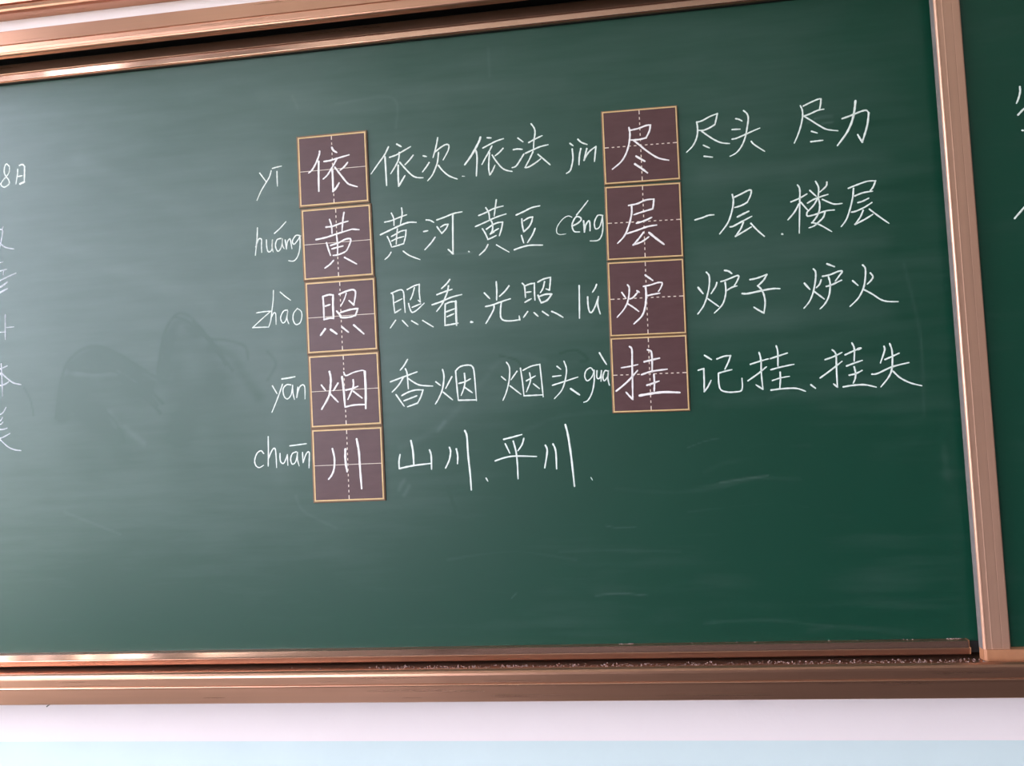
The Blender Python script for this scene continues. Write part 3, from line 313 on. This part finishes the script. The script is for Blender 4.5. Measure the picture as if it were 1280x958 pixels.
for k, (a, b) in enumerate(WINS):
    fr = MB()
    x0, x1 = LX - 0.09, LX - 0.03
    for (p, q_, r_, s_) in ((a, b, WV0, WV0 + 0.07), (a, b, WV1 - 0.07, WV1), (a, a + 0.07, WV0, WV1), (b - 0.07, b, WV0, WV1),
                            (a, b, 0.90, 0.96)):
        fr.box(x0, x1, r_, s_, p, q_)
    for c, hw in ((1.05, 0.06), (1.62, 0.07), (1.85, 0.09), (2.13, 0.06)) if k == 0 else ((a + (b - a) / 3, 0.05), (a + (b - a) * 2 / 3, 0.05)):
        fr.box(x0, x1, WV0, WV1, c - hw, c + hw)
    w_ = struct('window_%d' % (k + 1), fr, M_winframe)
    g = MB(); g.box(LX - 0.064, LX - 0.060, WV0 + 0.02, WV1 - 0.02, a + 0.02, b - 0.02)
    g.build('pane', M_glass, w_)

# ------------------------------------------------------------------ outer frame of the blackboard
UL, UR = -2.05, 2.45
frame = empty('blackboard_frame', W(0.2, -0.53, WALL), 'long bronze aluminium outer frame running across the wall around the green boards, with chalk ledge', 'frame')
top = [(0.7296, WALL), (0.7296, 0.0575), (0.7285, 0.0598), (0.7025, 0.0604), (0.7018, 0.0585), (0.7002, 0.0585), (0.6995, 0.0604), (0.6925, 0.0600)]
top += arc(0.6872, 0.0555, 0.0042, 75, 200, 6)[0:]
top += [(0.6832, 0.050), (0.6835, 0.046), (0.716, 0.044), (0.716, WALL)]
mb = MB(); mb.extrude(top, UL, UR); mb.build('top_rail', M_rail, frame)
mb = MB(); mb.box(UL, UR, 0.52, 0.716, WALL, -0.022); mb.box(UL, UR, 0.7125, 0.7158, -0.022, 0.0435); mb.build('track', M_black, frame, label='black inside of the upper track')
bot = [(-0.525, WALL), (-0.525, 0.057), (-0.5229, 0.0604), (-0.4972, 0.0594), (-0.4964, 0.0618), (-0.4950, 0.0625), (-0.4936, 0.0618), (-0.4928, 0.0594), (-0.4800, 0.0589)]
bot += [(-0.4765, 0.0582), (-0.4735, 0.0558), (-0.4715, 0.0515), (-0.4716, 0.0485), (-0.4730, 0.0460), (-0.4778, 0.0450), (-0.4778, WALL)]
mb = MB(); mb.extrude(bot, UL, UR); mb.build('chalk_ledge', M_rail, frame)
for u in (UL, UR - 0.05):
    mb = MB(); mb.box(u, u + 0.05, -0.525, 0.7296, WALL, 0.0605, 0.003); mb.build('side_rail', M_stile, frame)
# dark backing strip behind the track, under the boards
mb = MB(); mb.box(UL + 0.05, UR - 0.05, -0.4775, -0.40, WALL, -0.021); mb.build('backing', M_black, frame, label='black backing under the boards')
# chalk dust that has fallen into the ledge
random.seed(4)
mb = MB()
for i in range(1500):
    u = random.uniform(-0.35, 0.80) if random.random() < 0.85 else random.uniform(-1.5, 1.6)
    w = random.triangular(0.012, 0.036, 0.030); r = random.choice((0.0004, 0.0006, 0.0009, 0.0013)) * random.uniform(.8, 1.4)
    v = -0.4779; h = r * random.uniform(.7, 1.6); a = random.uniform(0, 6.28)
    b = [(u + r * 1.4 * math.cos(a + k * 2.094), v, w + r * math.sin(a + k * 2.094)) for k in range(3)]
    mb.add(b + [(u, v + h, w)], [(0, 1, 3), (1, 2, 3), (2, 0, 3), (0, 2, 1)])
mb.build('chalk_dust', M_dust, frame, label='crumbs of chalk dust in the ledge groove', kind='stuff')
def tube(mb, pts, r, n=6):
    rings = []
    P = [Vector(p) for p in pts]
    for i, p in enumerate(P):
        d = (P[min(i + 1, len(P) - 1)] - P[max(i - 1, 0)]).normalized()
        s1 = d.cross(Vector((0, 0, 1)));  s1 = s1.normalized() if s1.length > 1e-5 else Vector((1, 0, 0))
        s2 = d.cross(s1)
        rings.append([tuple(p + s1 * r * math.cos(6.2832 * k / n) + s2 * r * math.sin(6.2832 * k / n)) for k in range(n)])
    vs = [v for rg in rings for v in rg]
    fs = [(i * n + k, i * n + (k + 1) % n, (i + 1) * n + (k + 1) % n, (i + 1) * n + k) for i in range(len(P) - 1) for k in range(n)]
    fs += [tuple(range(n)), tuple(range((len(P) - 1) * n, len(P) * n))]
    mb.add(vs, fs)
mb = MB(); tube(mb, [(-0.9355, -0.5275, 0.058), (-0.932, -0.5250, 0.058), (-0.928, -0.5236, 0.057), (-0.924, -0.5232, 0.055)], 0.0010); mb.build('wire_tip', M_dark, frame, label='dark wire tip poking out under the ledge')

# bronze rail of another fitting higher on the wall
rail2 = empty('upper_wall_rail', W(-1.3, 0.80, WALL), 'pinkish bronze rail on the white wall above the board frame at upper left', 'rail')
mb = MB()
mb.extrude([(0.806, WALL), (0.806, -0.008), (0.8085, -0.002), (0.8115, 0.0), (0.8195, -0.002), (0.8205, -0.006), (0.8225, -0.006), (0.8235, -0.001), (0.845, 0.002), (0.848, -0.002), (0.848, WALL)], -2.3, -0.42)
mb.build('rail_body', M_rail, rail2)
mb = MB(); mb.box(-0.42, -0.405, 0.805, 0.849, WALL, 0.003, 0.002); mb.build('end_cap', M_cap, rail2)

# ------------------------------------------------------------------ centre board
PL, PR, PB, PT = -1.80, 0.735, -0.4495, 0.6575
cen = empty('green_chalkboard', W(-0.5, -0.472, 0), 'large green chalkboard written with rows of Chinese words, between frame rails, left of the upright', 'chalkboard')
def grid_face():
    us = np.concatenate([np.linspace(PL, -1.13, 40, endpoint=False), np.arange(-1.13, PR, 0.003), [PR]])
    vs = np.concatenate([np.arange(PB - 0.004, PT + 0.004, 0.003), [PT + 0.006]])
    U, V = np.meshgrid(us, vs)
    D = np.zeros_like(U)
    D += 0.045 * np.exp(-np.maximum(0, np.abs(U + 0.05) - 0.45) ** 2 / 0.05) * (1 / (1 + np.exp(-(V + 0.0 - 0.05 * np.sin(U * 7)) / 0.02)))
    D += 0.06 / (1 + np.exp((U + 0.30) / 0.08)) * (1 / (1 + np.exp(-(V + 0.22) / 0.06)))
    for amp, wd, pts in SMEARS:
        s = wd / 1000.0
        best = np.zeros_like(U) + 1e9
        q = np.array(pts, float).reshape(-1, 2) / 1000.0
        # smooth the polyline
        if len(q) > 2:
            t = np.linspace(0, len(q) - 1, len(q) * 6); qq = []
            for tt in t:
                i = min(int(tt), len(q) - 2); f = tt - i
                p0, p1, p2, p3 = q[max(i - 1, 0)], q[i], q[i + 1], q[min(i + 2, len(q) - 1)]
                qq.append(0.5 * (2 * p1 + (p2 - p0) * f + (2 * p0 - 5 * p1 + 4 * p2 - p3) * f * f + (3 * p1 - p0 - 3 * p2 + p3) * f ** 3))
            q = np.array(qq)
        iu = np.where((us > q[:, 0].min() - 4 * s) & (us < q[:, 0].max() + 4 * s))[0]
        iv = np.where((vs > q[:, 1].min() - 4 * s) & (vs < q[:, 1].max() + 4 * s))[0]
        if not len(iu) or not len(iv): continue
        sl = (slice(iv[0], iv[-1] + 1), slice(iu[0], iu[-1] + 1))
        u_, v_ = U[sl], V[sl]; best = np.full(u_.shape, 1e9)
        for a, b in zip(q[:-1], q[1:]):
            d = b - a; L = d @ d + 1e-12
            k = np.clip(((u_ - a[0]) * d[0] + (v_ - a[1]) * d[1]) / L, 0, 1)
            best = np.minimum(best, (u_ - a[0] - k * d[0]) ** 2 + (v_ - a[1] - k * d[1]) ** 2)
        D[sl] += amp * 0.16 * np.exp(-best / (2 * (s * 0.6) ** 2))
    nu, nv = len(us), len(vs)
    co = np.stack([U, np.zeros_like(U), V], -1).reshape(-1, 3)
    loc = cen.location
    co = co + np.array([0, 0, H]) - np.array(loc)
    me = bpy.data.meshes.new('writing_surface')
    idx = np.arange(nu * nv).reshape(nv, nu)
    fa = np.stack([idx[:-1, :-1], idx[:-1, 1:], idx[1:, 1:], idx[1:, :-1]], -1).reshape(-1, 4)
    # back and edges so that the sheet has body
    n0 = nu * nv
    bk = []
    for (u, v) in ((us[0], vs[0]), (us[-1], vs[0]), (us[-1], vs[-1]), (us[0], vs[-1])): bk.append([u - loc[0], 0.018 - loc[1], v + H - loc[2]])
    co = np.vstack([co, bk])
    faces = fa.tolist() + [[n0 + 3, n0 + 2, n0 + 1, n0]]
    faces += [list(map(int, idx[0, ::-1])) + [n0, n0 + 1], list(map(int, idx[-1])) + [n0 + 2, n0 + 3], list(map(int, idx[:, 0])) + [n0 + 3, n0], list(map(int, idx[::-1, -1])) + [n0 + 1, n0 + 2]]
    me.from_pydata(co.tolist(), [], faces)
    at = me.attributes.new('dust', 'FLOAT', 'POINT')
    at.data.foreach_set('value', np.concatenate([D.reshape(-1), np.zeros(4)]).astype(np.float32))
    me.materials.append(M_board)
    o = bpy.data.objects.new('writing_surface', me); COL.objects.link(o); o.parent = cen
    return o
grid_face()
RE = 0.664
prof = [(-0.4495, 0.0), (-0.4497, 0.0100), (-0.4600, 0.0100), (-0.4606, 0.0136), (-0.4615, 0.0142), (-0.4700, 0.0134), (-0.4720, 0.0115), (-0.4720, -0.018), (-0.4535, -0.018), (-0.4535, 0.0)]
mb = MB(); mb.extrude(prof, PL, RE)
mb.build('bottom_rail', M_rail, cen)
mb = MB(); mb.extrude([(-0.4494, 0.0102), (-0.4496, 0.0110), (-0.4501, 0.0128), (-0.4588, 0.0137), (-0.4600, 0.0138), (-0.4600, 0.0102)], PL, RE - 0.0005); mb.build('polished_strip', M_gloss, cen, label='glossy strip reflecting the windows')
mb = MB(); mb.extrude([(v * 1.0 , w * 0.93) for v, w in prof], RE, RE + 0.003); mb.build('rail_end', M_cap, cen, label='brown end of the bottom rail')
mb = MB(); mb.box(RE + 0.003, PR, -0.4720, -0.4535, -0.018, 0.001); mb.build('corner_block', M_black, cen, label='black corner beside the rail end')
mb = MB(); mb.extrude([(0.6575, 0.0), (0.6575, 0.0100), (0.6705, 0.0100), (0.6712, 0.0136), (0.6722, 0.0142), (0.690, 0.0125), (0.692, 0.010), (0.692, -0.018), (0.6615, -0.018), (0.6615, 0.0)], PL, 0.676)
mb.build('top_rail', M_rail, cen)
mb = MB(); mb.extrude([(0.6585, 0.0102), (0.6587, 0.0128), (0.6593, 0.0130), (0.6690, 0.0139), (0.6703, 0.0132), (0.6704, 0.0102)], PL, 0.676); mb.build('polished_strip', M_gloss, cen, label='glossy strip reflecting the windows')
mb = MB(); mb.box(PL, 0.676, 0.6568, 0.6574, 0.0003, 0.0050); mb.build('lip_shadow_strip', M_black, cen, label='thin black strip painted as the shadow under the top rail')  # black strip standing in for the shadow below the rail lip

mb = MB(); mb.extrude([(PL - 0.04, -0.018), (PL - 0.04, 0.013), (PL - 0.037, 0.0145), (PL - 0.003, 0.0145), (PL, 0.010), (PL, -0.018)], -0.472, 0.692, 'v'); mb.build('stile', M_stile, cen)
mb = MB()
random.seed(9)
for (u0, u1, n) in ((0.636, 0.66, 26), (0.098, 0.125, 16), (0.2, 0.62, 14)):
    for i in range(n):
        u = random.uniform(u0, u1); w = random.uniform(0.0015, 0.0035); r = random.uniform(0.0007, 0.0016); a = random.uniform(0, 6.28); v = -0.4497
        b = [(u + r * 1.5 * math.cos(a + k * 2.094), v, w + r * math.sin(a + k * 2.094)) for k in range(3)]
        mb.add(b + [(u, v + r * 1.3, w)], [(0, 1, 3), (1, 2, 3), (2, 0, 3), (0, 2, 1)])
mb.build('chalk_crumbs', M_dust, cen, label='pale chalk crumbs on the bottom rail', kind='stuff')

# ------------------------------------------------------------------ sliding board at the right
Q0, QW = 0.679, 0.018
rb = empty('sliding_chalkboard', W(1.4, -0.482, QW), 'green sliding chalkboard cut by the right edge of the photo, with bronze upright', 'chalkboard')
mb = MB(); mb.box(0.717, 2.20, -0.464, 0.662, QW - 0.003, QW); mb.build('writing_surface', M_board, rb)
post = [(Q0, 0.0148), (Q0, 0.0265), (Q0 + 0.0006, 0.0283), (Q0 + 0.0018, 0.0296), (Q0 + 0.0034, 0.0300), (Q0 + 0.0045, 0.0293), (0.6905, 0.0293), (0.6911, 0.0295), (0.6922, 0.0296), (0.6930, 0.0294),
        (0.7060, 0.0292), (0.7066, 0.0290), (0.7074, 0.0290), (0.7080, 0.0291), (0.7180, 0.0290), (0.7199, 0.0280), (0.7203, 0.0175), (0.7203, 0.0148)]
mb = MB(); mb.extrude(post, -0.4585, 0.690, 'v'); mb.build('stile', M_stile, rb)
mb = MB(); mb.extrude([(Q0 - 0.0007, 0.0149), (Q0 - 0.0007, 0.0258), (Q0 - 0.0001, 0.0263), (Q0 - 0.0001, 0.0149)], -0.4585, 0.690, 'v'); mb.build('side_strip', M_strip, rb, label='dull grey strip along the side of the upright')
mb = MB(); mb.extrude([(1e-3 * a + 2.2, w) for a, w in ((0, .0148), (0, .026), (3, .030), (38, .030), (41, .026), (41, .0148))], -0.4585, 0.690, 'v'); mb.build('stile', M_stile, rb)
mb = MB()
mb.extrude([(Q0 - 0.0004, 0.0148), (Q0 - 0.0004, 0.0285), (Q0 + 0.003, 0.0318), (0.746, 0.0318), (0.7505, 0.0285), (0.7505, 0.0148)], -0.4770, -0.4586, 'v'); mb.build('corner_cap', M_cap, rb, label='orange-brown plastic corner cap')
mb = MB(); mb.extrude([(-0.4600, 0.0148), (-0.4600, 0.0195), (-0.4640, 0.0285), (-0.4655, 0.0300), (-0.4705, 0.0300), (-0.4715, 0.0290), (-0.4725, 0.0300), (-0.4750, 0.0300), (-0.4760, 0.028), (-0.4760, 0.0148)], 0.7505, 2.2); mb.build('bottom_rail', M_rail, rb)
mb = MB(); mb.extrude([(0.657, 0.0148), (0.657, 0.0195), (0.662, 0.0285), (0.6635, 0.030), (0.690, 0.030), (0.690, 0.0148)], 0.7203, 2.2); mb.build('top_rail', M_rail, rb)

# ------------------------------------------------------------------ writing-grid magnets
S2 = 0.0650
EYE = ['topmost', 'second from the top', 'third from the top', 'fourth from the top', 'lowest']
EYE4 = ['topmost', 'second from the top', 'third from the top', 'lowest']
CH = '依黄照烟川尽层炉挂'
cards = []
for i, (cx, cy, th) in enumerate(CARDS):
    left = i < 5
    where = (EYE[i] + ' in the left column') if left else (EYE4[i - 5] + ' in the right column')
    c = empty('writing_grid_magnet', W(cx, cy, 0.0), 'square brown magnetic card bearing chalk %s, %s' % (CH[i], where), 'magnet', 'brown writing-grid magnets on the green board', -th)
    g_ = S2 + (0.0031 if left else 0.0021)
    k = MB(); k.box(-g_, g_, -g_, g_, 0.0002, 0.0023, 0.0006); k.build('backing', M_side, c, local=True, label='brown rim of the magnet')
    k = MB(); k.box(-S2, S2, -S2, S2, 0.0023, 0.0028); k.build('sheet', M_card, c, local=True)
    k = MB(); e0, e1, z0, z1 = S2 + 0.0002, S2 - (0.0022 if left else 0.0018), 0.0024, 0.0031
    if True:
        k.add([(-e0, -e0, z1), (e0, -e0, z1), (e0, e0, z1), (-e0, e0, z1), (-e1, -e1, z1), (e1, -e1, z1), (e1, e1, z1), (-e1, e1, z1),
               (-e0, -e0, z0), (e0, -e0, z0), (e0, e0, z0), (-e0, e0, z0), (-e1, -e1, z0), (e1, -e1, z0), (e1, e1, z0), (-e1, e1, z0)],
              [(0, 1, 5, 4), (1, 2, 6, 5), (2, 3, 7, 6), (3, 0, 4, 7), (0, 8, 9, 1), (1, 9, 10, 2), (2, 10, 11, 3), (3, 11, 8, 0), (4, 5, 13, 12), (5, 6, 14, 13), (6, 7, 15, 14), (7, 4, 12, 15)])
    k.build('border', M_gold, c, local=True, nrm=False)
    k = MB(); z0, z1 = 0.0024, 0.0030
    n = 13
    for j in range(n):
        a = -e1 + (j + 0.0) * 2 * e1 / n; b = a + 2 * e1 / n
        g = 0.0026
        if j == 0: va, vb = a, b - g
        elif j == n - 1: va, vb = a + g, b
        else: va, vb = a + g, b - g
        k.box(-0.0008, 0.0008, va, vb, z0, z1)
        if left: k.box(a, b, -0.0005, 0.0005, z0, z1)
        else: k.box(va, vb, -0.0008, 0.0008, z0, z1)
    k.build('guide_lines', M_guide, c, local=True)
    cards.append(c)

# ------------------------------------------------------------------ chalk handwriting
def smooth_line(q):
    if len(q) < 3:
        n = max(2, int(np.linalg.norm(q[1] - q[0]) / 0.004) + 1)
        return np.array([q[0] + (q[1] - q[0]) * k / n for k in range(n + 1)])
    out = []
    for i in range(len(q) - 1):
        p0, p1, p2, p3 = q[max(i - 1, 0)], q[i], q[i + 1], q[min(i + 2, len(q) - 1)]
        for k in range(5):
            f = k / 5
            out.append(0.5 * (2 * p1 + (p2 - p0) * f + (2 * p0 - 5 * p1 + 4 * p2 - p3) * f * f + (3 * p1 - p0 - 3 * p2 + p3) * f ** 3))
    out.append(q[-1]); return np.array(out)
rng = random.Random(7)
def ribbon(mb, line, width, base, thick, taper):
    n = len(line); hw = width / 2
    t = np.gradient(line, axis=0); L = np.linalg.norm(t, axis=1)[:, None] + 1e-9; t = t / L
    nn = np.stack([-t[:, 1], t[:, 0]], -1)
    vs = []; fs = []
    ph = rng.uniform(0, 6.28)
    h = []
    for i in range(n):
        s = i / (n - 1)
        h.append(hw * (1 - taper * max(0, (s - 0.62) / 0.38) ** 1.5) * (0.92 + 0.10 * math.sin(ph + i * 1.9) + rng.uniform(-0.05, 0.05)))
    for i in range(n):
        for a in (1, 0.5, -0.5, -1):
            p = line[i] + nn[i] * h[i] * a
            vs.append((p[0], p[1], base + (thick if abs(a) < 1 else 0)))
    for i in range(n - 1):
        for a in range(3): fs.append((i * 4 + a, i * 4 + a + 1, i * 4 + a + 5, i * 4 + a + 4))
    for end, sg in ((0, -1), (n - 1, 1)):                 # rounded ends
        o = len(vs); c = line[end]
        vs.append((c[0], c[1], base + thick))
        for k in range(7):
            an = math.pi * k / 6
            d = nn[end] * math.cos(an) + t[end] * sg * math.sin(an)
            p = c + d * h[end]; vs.append((p[0], p[1], base + 0.00002))
        for k in range(6): fs.append((o, o + 1 + k, o + 2 + k) if sg < 0 else (o, o + 2 + k, o + 1 + k))
    mb.add(vs, fs)
for kind, text, place, par, strokes in GLYPHS:
    mb = MB()
    card = isinstance(par, int)
    base = 0.0031 if card else (QW + 0.0001 if par == 'Q' else 0.0001)
    for st in strokes:
        q = np.array(st[1:], float).reshape(-1, 2) / 1000.0
        ribbon(mb, smooth_line(q), st[0] / 1000.0, base, 0.0003, 0.28)
    what = {'chalk_character': 'chalk character', 'chalk_syllable': 'chalk pinyin syllable', 'chalk_dot': 'small chalk mark'}[kind]
    lab = ('white %s %s %s' % (what, text if kind != 'chalk_dot' else '', place)).replace('  ', ' ').strip()
    parent = cards[par] if card else (rb if par == 'Q' else cen)
    mb.build(kind, M_chalk2 if card else (M_chalk3 if 'cut by the left' in place else M_chalk), parent, label=lab, local=card, nrm=False)
